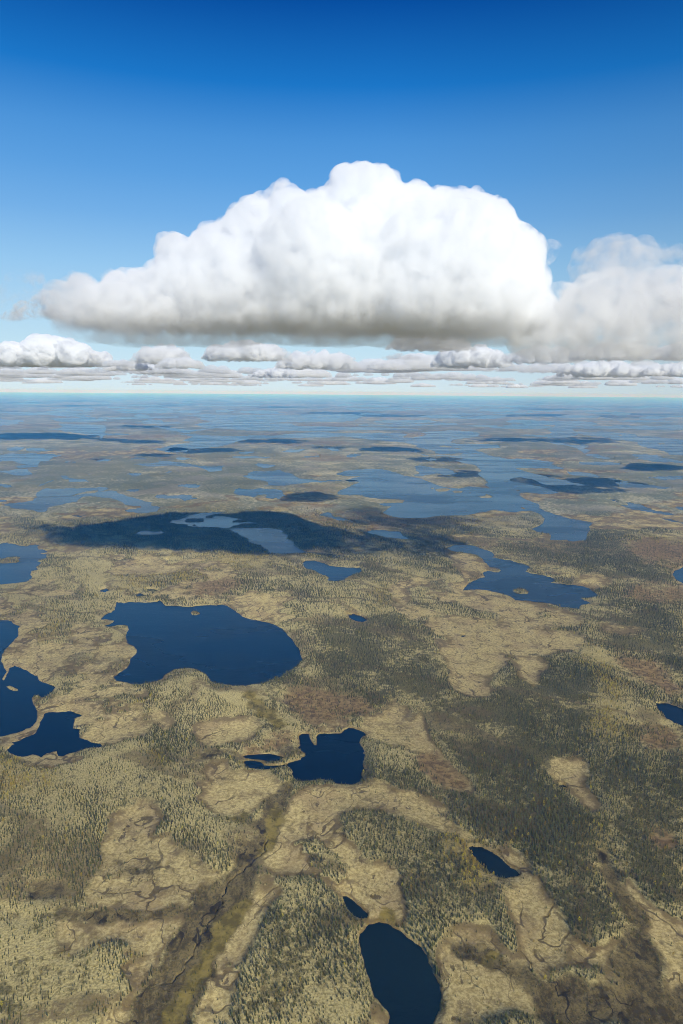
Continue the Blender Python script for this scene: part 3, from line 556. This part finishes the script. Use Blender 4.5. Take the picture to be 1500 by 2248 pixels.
L = {k: lookup(a, tx, ty) for k, a in (('bog', bog), ('red', red), ('wet', wet), ('fen', fen), ('lake', lake), ('yel', yel), ('dense', dense), ('bright', bright), ('rim', rim), ('z', GZ), ('lb', lb))}
gu = tx * .82 + ty * .57; gv = ty * .82 - tx * .57
on_isle = np.zeros(len(tx))
for lk in lakes:
    for isle in lk[2]: fill(on_isle, isle, tx, ty)
L['lake'] = np.where(on_isle > 0, 0, L['lake'])
clump = fbm(tx, ty, 22, 4, 201, .6); stand = fbm(gu, gv * .45, 95, 4, 221, .6)
jit = fbm(tx, ty, 30, 4, 241) * .5
dens = .70 + .26 * L['dense'] - .08 * L['bright'] + .90 * clump + 1.05 * stand
for k, v_, e in (('bog', .012, .42), ('red', .16, .5), ('wet', .10, .5), ('fen', .03, .45)):
    dens = np.where(L[k] + jit > e, v_ + .10 * np.clip(stand, 0, 1), dens)
edge_wood = (L['bog'] > .04) & (L['bog'] < .42); dens = np.where(edge_wood, dens + .25, dens)
dens = np.where((L['lake'] > .30) | (L['rim'] > .5), 0, dens)
dens = np.where(on_isle > 0, .9, dens)
fade = np.clip((3500 - ty) / 700, 0, 1)
keep = rng.random(len(tx)) < np.clip(dens, 0, .95) * fade
vis, ppx, ppy = in_frame(tx, ty, L['z'], 60); keep &= vis
yellow = rng.random(len(tx)) < np.clip(.012 + .62 * L['yel'] * (clump > -.12), 0, 1)
hgt = big * rng.uniform(2.8, 6.2, len(tx)) * (1 + .5 * stand) * (1 - .15 * L['bright'])
hgt = np.where((L['bog'] > .4) | (L['wet'] > .5), hgt * .6, hgt)
def scatter_group(src):
    t = bpy.data.node_groups.new('plant_trees', 'GeometryNodeTree')
    t.interface.new_socket('Geometry', in_out='INPUT', socket_type='NodeSocketGeometry'); t.interface.new_socket('Geometry', in_out='OUTPUT', socket_type='NodeSocketGeometry')
    gi, go = t.nodes.new('NodeGroupInput'), t.nodes.new('NodeGroupOutput')
    ip = t.nodes.new('GeometryNodeInstanceOnPoints'); oi = t.nodes.new('GeometryNodeObjectInfo'); oi.inputs['Object'].default_value = src; oi.inputs['As Instance'].default_value = True
    na = t.nodes.new('GeometryNodeInputNamedAttribute'); na.data_type = 'FLOAT_VECTOR'; na.inputs['Name'].default_value = 'size'
    rv = t.nodes.new('FunctionNodeRandomValue'); rv.data_type = 'FLOAT_VECTOR'; rv.inputs[0].default_value = (-.04, -.04, 0); rv.inputs[1].default_value = (.04, .04, 6.28)
    for a, b in ((gi.outputs[0], ip.inputs['Points']), (oi.outputs['Geometry'], ip.inputs['Instance']), (na.outputs['Attribute'], ip.inputs['Scale']), (rv.outputs[0], ip.inputs['Rotation']), (ip.outputs[0], go.inputs[0])): t.links.new(a, b)
    return t
def plant(sel, mesh, single, label, group, cat, mass, mass_label, mass_cat):
    """the 300 that show largest as trees of their own, the rest as one mass"""
    idx = np.nonzero(sel)[0]; ok, px, py = in_frame(tx[idx], ty[idx], L['z'][idx], -4)
    dist = np.hypot(np.hypot(tx[idx], ty[idx]), CAM_H); near = idx[np.argsort(np.where(ok, dist / hgt[idx], 1e9))[:300]]
    first = None
    for k in near:
        t = bpy.data.objects.new(single, mesh) if first is None else first.copy(); C.objects.link(t)
        t.location = (tx[k], ty[k], L['z'][k]); t.rotation_euler = (0, 0, rng.uniform(0, 6.28)); w = rng.uniform(.8, 1.15); t.scale = (hgt[k] * w, hgt[k] * w, hgt[k])
        tag(t, label(ppx[k], ppy[k]), cat, group)
        if first is None: first = t
    rest = np.setdiff1d(idx, near)
    me = bpy.data.meshes.new(mass); me.vertices.add(len(rest)); me.vertices.foreach_set('co', np.stack((tx[rest], ty[rest], L['z'][rest]), -1).ravel().astype(np.float32))
    w = rng.uniform(.8, 1.2, len(rest)); a = me.attributes.new('size', 'FLOAT_VECTOR', 'POINT')
    a.data.foreach_set('vector', np.stack((hgt[rest] * w, hgt[rest] * w, hgt[rest]), -1).ravel().astype(np.float32))
    o = bpy.data.objects.new(mass, me); C.objects.link(o); tag(o, mass_label, mass_cat, kind='stuff')
    # the instances take the unit-height mesh of a tree that stands in the wood
    md = o.modifiers.new('plant', 'NODES'); md.node_group = scatter_group(first)
    return len(rest)
def spruce_label(px, py):
    if px < 520: return 'small dark spruce in the open lichen wood at the bottom left corner'
    if px < 860: return 'small dark spruce in the dense wood left of the egg-shaped lake'
    return 'small dark spruce on the boggy ground right of the egg-shaped lake'
def birch_label(px, py):
    if px < 520: return 'small yellow autumn birch among spruces at the lower left'
    if px < 860: return 'small yellow autumn birch among spruces left of the egg-shaped lake'
    return 'small yellow autumn birch among spruces right of the egg-shaped lake'
n1_ = plant(keep & ~yellow, tree_mesh('spruce_tree', conifer(3), SPRUCE), 'spruce_tree', spruce_label, 'spruces along the bottom of the view', 'spruce tree', 'spruce_forest', 'open spruce woodland covering the land between the lakes', 'forest')
n2_ = plant(keep & yellow, tree_mesh('birch_tree', broadleaf(4), BIRCH), 'birch_tree', birch_label, 'yellow birches among the spruces', 'birch tree', 'birch_forest', 'scattered yellow birches among the spruce woods', 'birches')
print('TREES', n1_, n2_)
# ------------------------------------------------------------------ clouds
def cloud_material(name, mfp, tint=(.984, .991, 1), g=0.0, surf=True, carve=None, base=None, fade=None):
    n = NG(name); n.t.nodes.remove(n.bsdf)
    v = n.n('ShaderNodeVolumePrincipled'); v.inputs['Color'].default_value = (*tint, 1); v.inputs['Density'].default_value = 1 / mfp; v.inputs['Anisotropy'].default_value = g
    n.t.links.new(v.outputs[0], n.out.inputs['Volume'])
    if carve:                                      # ragged, thin-edged vapour: density follows a cloudy noise
        size, lo, hi, rate = carve
        p = n.pos(); k = n.noise(n.warp3(p, 1 / (size * .8), size * .5), 1 / size, 5, .64, dims='3D')
        k = n.ramp(k, lo, hi)
        if base:                                   # thinner, ragged underside
            sx = n.n('ShaderNodeSeparateXYZ'); n.put(sx.inputs[0], n.pos()); k = n.math('MULTIPLY', k, n.ramp(sx.outputs['Z'], base[0], base[1], .12, 1))
        if fade:                                   # the ends of the cloud thin out
            sx = n.n('ShaderNodeSeparateXYZ'); n.put(sx.inputs[0], n.pos()); k = n.math('MULTIPLY', k, n.math('MULTIPLY', n.ramp(sx.outputs['X'], fade[0], fade[1], .10, 1), n.ramp(sx.outputs['X'], fade[2], fade[3], 1, .2)))
        n.t.links.new(n.math('MULTIPLY', k, 1 / mfp), v.inputs['Density']); n.m.cycles.volume_step_rate = rate
    if surf:                                       # the boundary of the droplets bends and blocks nothing
        c = n.n('ShaderNodeRGB'); c.outputs[0].default_value = (1, 1, 1, 1); t = n.n('ShaderNodeBsdfTransparent')
        n.t.links.new(c.outputs[0], t.inputs['Color']); n.t.links.new(t.outputs[0], n.out.inputs['Surface'])
    return n.m
def eval_mesh(o):
    dg = bpy.context.evaluated_depsgraph_get(); return bpy.data.meshes.new_from_object(o.evaluated_get(dg))
def remeshed(me, voxel):
    o = bpy.data.objects.new('draft', me); C.objects.link(o); m = o.modifiers.new('r', 'REMESH'); m.mode = 'VOXEL'; m.voxel_size = voxel
    out = eval_mesh(o); bpy.data.objects.remove(o); return out
import bmesh
def spheres(balls, sub):
    bm = bmesh.new(); bmesh.ops.create_icosphere(bm, subdivisions=sub, radius=1)
    v = np.array([t.co for t in bm.verts]); f = np.array([[t.index for t in q.verts] for q in bm.faces]); bm.free()
    bl = np.array(balls); V = (v[None] * bl[:, None, 3:6] + bl[:, None, :3]).reshape(-1, 3); Fc = (f[None] + np.arange(len(bl))[:, None, None] * len(v)).reshape(-1, 3)
    me = bpy.data.meshes.new('draft'); me.vertices.add(len(V)); me.vertices.foreach_set('co', V.ravel().astype(np.float32))
    me.loops.add(Fc.size); me.loops.foreach_set('vertex_index', Fc.ravel().astype(np.int32)); me.polygons.add(len(Fc)); me.polygons.foreach_set('loop_start', (np.arange(len(Fc)) * 3).astype(np.int32))
    me.update(calc_edges=True); return me
def cloud(label, balls, base, voxel, mfp, bumps, seed, name='cloud', base_soft=.1, group=None, kind=None, tint=(.984, .991, 1), cat='cloud', dz=1.0, carve=None, thin=True, fade=None):
    me = spheres(balls, 3)
    me = remeshed(me, voxel)
    n = len(me.vertices); p = np.empty(n * 3, np.float32); me.vertices.foreach_get('co', p); p = p.reshape(-1, 3).astype(float)
    for sc, amp in bumps:
        me.vertices.foreach_set('co', p.ravel().astype(np.float32)); me.update()
        no = np.empty(n * 3, np.float32); me.vertices.foreach_get('normal', no); no = no.reshape(-1, 3)
        q = p.copy(); q[:, 2] *= dz
        d = worley3(q, sc, seed); k = (1 - np.minimum(d, 1.1) ** 2) - .45
        up = np.clip((p[:, 2] - base) / (sc * .8), .15, 1)
        p = p + no * (k * amp * up)[:, None]
    low = p[:, 2] < base
    und = base + fbm(p[:, 0], p[:, 1], bumps[0][0] * .9, 4, seed, .6) * bumps[0][1] * .8
    p[:, 2] = np.where(p[:, 2] < und, und + (p[:, 2] - und) * base_soft, p[:, 2])
    me.vertices.foreach_set('co', p.ravel().astype(np.float32)); me.update()
    me = remeshed(me, voxel)
    me.polygons.foreach_set('use_smooth', np.ones(len(me.polygons), bool)); me.name = name
    me.materials.clear(); me.materials.append(cloud_material('cloud_droplets', mfp, tint, carve=carve, base=(base - bumps[0][1] * .4, base + bumps[0][0] * .2) if thin else None, fade=fade))
    o = bpy.data.objects.new(name, me); C.objects.link(o); tag(o, label, cat, group, kind)
    return o
def poly_dist(poly, x, y):
    best = 1e9
    for i in range(len(poly)):
        ax, ay = poly[i]; bx, by = poly[(i + 1) % len(poly)]; dx, dy = bx - ax, by - ay
        t = max(0, min(1, ((x - ax) * dx + (y - ay) * dy) / (dx * dx + dy * dy + 1e-9))); best = min(best, math.hypot(x - ax - dx * t, y - ay - dy * t))
    return best
def billows(outline, Y, depth, rmin, rmax, n, seed, inset=.9, ymax=9e9):
    """spheres filling a traced cloud outline, DEPTH metres thick around the distance Y"""
    r = random.Random(seed); xs = [p[0] for p in outline]; ys = [p[1] for p in outline]; out = []
    dm = 0; cand = []
    while len(cand) < n:
        x, y = r.uniform(min(xs), max(xs)), r.uniform(min(ys), max(ys))
        if y < ymax and inside(outline, np.array([x]), np.array([y]))[0]:
            d = poly_dist(outline, x, y)
            if d > rmin * .6: cand.append((x, y, d)); dm = max(dm, d)
    for x, y, d in cand:
        q = min(rmax, max(rmin, d * inset)); s = Y / FPX * q
        wob = .78 + .44 * float(interp_noise2(np.array([x / 85.]), np.array([seed * 3.7]), seed)[0])
        hd = max(0, depth / 2 * math.sqrt(min(1, d / dm * 1.3)) * wob - s)
        c = sky_at(x, y, Y + r.uniform(-1, 1) * hd); out.append((*c, s, s, s))
    return out
def base_px(y):
    return y
MAIN = P(0, 340, 2, '204,700 205,640 215,580 245,545 290,545 330,522 385,530 420,580 470,552 508,506 552,540 598,497 640,497 680,450 692,400 745,350 796,388 832,370 870,330 900,312 960,290 1000,250 1022,220 1070,206 1100,184 1132,182 1170,206 1186,150 1230,134 1300,136 1340,166 1390,156 1440,142 1456,92 1476,52 1500,42 1540,55 1566,40 1600,46 1636,62 1680,52 1722,76 1746,112 1780,141 1830,131 1870,130 1900,156 1930,140 2000,150 2060,156 2110,166 2150,190 2210,197 2240,232 2270,282 2320,312 2350,352 2380,390 2392,430 2370,470 2400,505 2420,535 2410,580 2450,640 2500,700 2524,760 2530,1040 204,1040')
def rim_billows(outline, Y, r0, r1, step, seed, ymax):
    r = random.Random(seed); out = []
    for (ax, ay), (bx, by) in zip(outline, outline[1:]):
        L = math.hypot(bx - ax, by - ay); n = max(1, int(L / step))
        for k in range(n):
            t = (k + r.random()) / n; q = r.uniform(r0, r1); x = ax + (bx - ax) * t; y = ay + (by - ay) * t
            if y > ymax: continue
            nx, ny = -(by - ay) / L, (bx - ax) / L
            s = Y / FPX * q; c = sky_at(x + nx * q * 1.6, y + ny * q * 1.6, Y + r.uniform(-90, 60)); out.append((*c, s, s * 1.3, s))
    return out
cloud('huge white cumulus cloud with a domed top and flat grey base', billows(MAIN, 1700, 560, 12, 90, 600, 3, inset=.74, ymax=745) + rim_billows(MAIN, 1700, 10, 24, 9, 8, 740), 742, 5.0, 16,
      ((150, 14), (66, 9), (30, 9), (15, 8)), 3, fade=(-740, -520, 420, 600), carve=(36, .35, .66, .07), base_soft=.3)
VEIL = P(*o1, '1235,650 1272,580 1310,547 1350,545 1400,540 1460,560 1530,600 1640,620 1640,720 1400,715 1250,700')
cloud('thin grey veil of cloud rising over the right edge bank', billows(VEIL, 2000, 380, 14, 50, 130, 15), 690, 9, 62, ((130, 50), (60, 34), (30, 18)), 15, carve=(85, .43, .70, .1), thin=False)
RIGHT = P(*o1, '1120,725 1165,690 1205,655 1250,650 1310,628 1370,610 1440,600 1500,615 1640,640 1640,860 1105,860')
cloud('broad grey cloud bank joined to the huge cumulus and cut by the right edge', billows(RIGHT, 1640, 420, 14, 60, 240, 5, ymax=785), 687, 8, 26, ((130, 46), (60, 32), (30, 18)), 5, carve=(62, .44, .74, .1), base_soft=.3)
TAIL = P(*o1, '-10,700 40,670 100,640 160,660 160,800 0,800')
cloud('thin grey shred of cloud at the left foot of the huge cumulus', billows(TAIL, 1820, 200, 8, 26, 50, 16, ymax=722), 782, 7, 18, ((60, 24), (28, 14)), 16, carve=(45, .47, .66, .1))
WISP = P(*o1, '20,610 60,590 100,600 95,650 60,690 10,690 0,640')
cloud('faint torn wisp of cloud left of the huge cumulus', billows(WISP, 1750, 120, 8, 22, 40, 6), 700, 6, 60, ((60, 20), (28, 12)), 6, carve=(38, .50, .72, .1))
CURL = P(*o1, '1185,560 1195,530 1215,528 1232,540 1225,565 1200,580')
cloud('small torn curl of cloud at the right shoulder of the huge cumulus', billows(CURL, 1750, 60, 6, 14, 30, 7), 700, 5, 40, ((40, 10), (20, 7)), 7, carve=(26, .47, .68, .1))
def low(label, x0, x1, ytop, ybase, H, seed, mfp=12, lumps=3, depth=.8):
    """a low cumulus whose base lies H metres up; its distance follows from where its base stands above the horizon"""
    xm = (x0 + x1) / 2; hz = 861 + (xm - 750) * ROLL; Y = (H - CAM_H) / math.tan((hz - ybase) / FPX)
    r = random.Random(seed); top = []
    n = lumps * 4
    for i in range(n + 1):
        t = i / n; e = max(0, math.sin(math.pi * t)) ** .55
        top.append((x0 + (x1 - x0) * t, ybase - 3 - (ybase - ytop) * e * r.uniform(.62, 1.0)))
    out = top + [(x1, ybase + 2), (x0, ybase + 2)]
    pxm = Y / FPX; size = (x1 - x0) * pxm
    balls = billows(out, Y, size * depth, (ybase - ytop) * .10, (ybase - ytop) * .38, 50 + int((x1 - x0) * .4), seed)
    s = (ybase - ytop) * pxm
    return cloud(label, balls, H, s / 26, mfp, ((s * .55, s * .17), (s * .24, s * .085), (s * .11, s * .035)), seed, group='low clouds under and around the big one', carve=(s * .22, .39, .68, .12), thin=False)
low('low white heap cloud at the left edge under the big cloud', -60, 265, 735, 806, 850, 21)
low('low pale cloud right of the left heap cloud', 280, 425, 752, 800, 860, 22, 22)
low('low wide cloud with a bright ragged top beneath the big cloud', 438, 650, 742, 794, 850, 23, 16)
low('small grey cloud puff beneath the middle of the big cloud', 600, 795, 766, 812, 830, 24, 20)
low('low white cloud with a blue grey left end', 945, 1130, 752, 808, 820, 25, 13)
low('grey cloud lump joining the big cloud to the right bank', 1090, 1290, 756, 800, 815, 26, 24)
low('dark-based cloud under the ragged right bank', 1240, 1440, 748, 793, 790, 27, 15)
low('dark-based cloud reaching past the right edge', 1390, 1640, 745, 793, 785, 28, 15)
low('small thin cloud between two clear gaps low over the horizon', 800, 905, 788, 814, 800, 29, 18)
low('flat white cloud low at the right edge', 1345, 1600, 797, 822, 840, 30, 16)
low('thin flat cloud low between the middle and right heap clouds', 1120, 1330, 800, 820, 830, 31, 22)
low('small low scrap of cloud beside the white one with the blue grey end', 830, 935, 776, 792, 755, 42, 24)
low('long thin cloud streak low at the left', 160, 420, 806, 820, 840, 32, 24)

def shading(label, px, py, wpx, H, seed, tall=.26):
    """a cloud H metres up, standing where the sun throws its shadow on the ground point seen at PX, PY"""
    x, y = at(px, py); k = 1 / math.tan(SUN_EL); X = x + H * k * math.sin(SUN_AZ); Y = y - H * k * math.cos(SUN_AZ)
    w = wpx / FPX * y / Y * FPX; u = 750 + FPX * X / Y; b = 861 + (u - 750) * ROLL - FPX * (H - CAM_H) / Y
    low(label, u - w / 2, u + w / 2, b - w * tall, b, H, seed, 12, 4)
shading('broad low cloud beyond the right edge shading the eastern shore', 1300, 1070, 330, 770, 51, .16)
shading('low cloud far beyond the right edge', 1480, 1030, 170, 790, 52)
shading('flat far cloud low under the right bank', 1165, 969, 190, 790, 53, .16)
shading('second flat far cloud low under the right bank, nearer the edge', 1300, 972, 170, 800, 54, .16)
shading('tiny far cloud low under the main cloud, left of its middle', 335, 1001, 100, 770, 55, .22)
shading('tiny far cloud low at the left above the horizon', 218, 1010, 60, 765, 56, .24)
shading('small far cloud low near the left heap cloud', 245, 968, 100, 800, 57, .2)
shading('small far cloud low near the middle of the horizon', 550, 933, 100, 830, 58, .2)
shading('long far cloud low left of the middle of the horizon', 320, 938, 130, 840, 59, .16)
shading('torn low scrap of cloud hanging below the base of the huge cumulus', 690, 1096, 150, 765, 41, .26)
rd = random.Random(77); balls = []
for k in range(120):                                # the deck of far clouds that closes the sky above the horizon
    Y = 15000 * math.exp(rd.random() * 1.5); X = rd.uniform(-.72, .72) * Y; w = rd.uniform(500, 1900); hh = rd.uniform(140, 420)
    for m in range(14):
        t = rd.uniform(-1, 1); q = hh * (1 - .6 * abs(t)) * rd.uniform(.5, 1)
        balls.append((X + t * w, Y + rd.uniform(-.5, .5) * w, 1150, q * rd.uniform(1.2, 2.2), q * 1.6, q))
me = remeshed(spheres(balls, 2), 64)
n = len(me.vertices); p = np.empty(n * 3, np.float32); me.vertices.foreach_get('co', p); p = p.reshape(-1, 3).astype(float)
no = np.empty(n * 3, np.float32); me.vertices.foreach_get('normal', no); no = no.reshape(-1, 3)
p += no * ((.55 - worley3(p, 300, 9) ** 2) * 90 + (.55 - worley3(p, 130, 19) ** 2) * 50)[:, None]
p[:, 2] = np.where(p[:, 2] < 1150, 1150 + (p[:, 2] - 1150) * .12, p[:, 2])
me.vertices.foreach_set('co', p.ravel().astype(np.float32)); me.update(); me.name = 'distant_clouds'; me.materials.clear(); me.materials.append(cloud_material('far_cloud_droplets', 170))
o = bpy.data.objects.new('distant_clouds', me); C.objects.link(o); tag(o, 'thin bands of far pale clouds just above the horizon', 'clouds', kind='stuff')
# ------------------------------------------------------------------ haze: the air itself, one closed box with the clouds above it
bm = bmesh.new(); bmesh.ops.create_cube(bm, size=2); me = bpy.data.meshes.new('haze'); bm.to_mesh(me); bm.free()
h = bpy.data.objects.new('haze', me); C.objects.link(h); h.scale = (171000, 171000, 316); h.location = (0, 0, 312)
hz = NG('haze'); hz.t.nodes.remove(hz.bsdf); v = hz.n('ShaderNodeVolumePrincipled'); v.inputs['Color'].default_value = (.09, .40, 1, 1); v.inputs['Absorption Color'].default_value = (1, 1, 1, 1)   # blue light scatters most
v.inputs['Density'].default_value = 4.2e-5; v.inputs['Anisotropy'].default_value = -.2
hz.t.links.new(v.outputs[0], hz.out.inputs['Volume']); me.materials.append(hz.m)
tag(h, 'pale blue haze lying over the land', 'haze', kind='stuff')
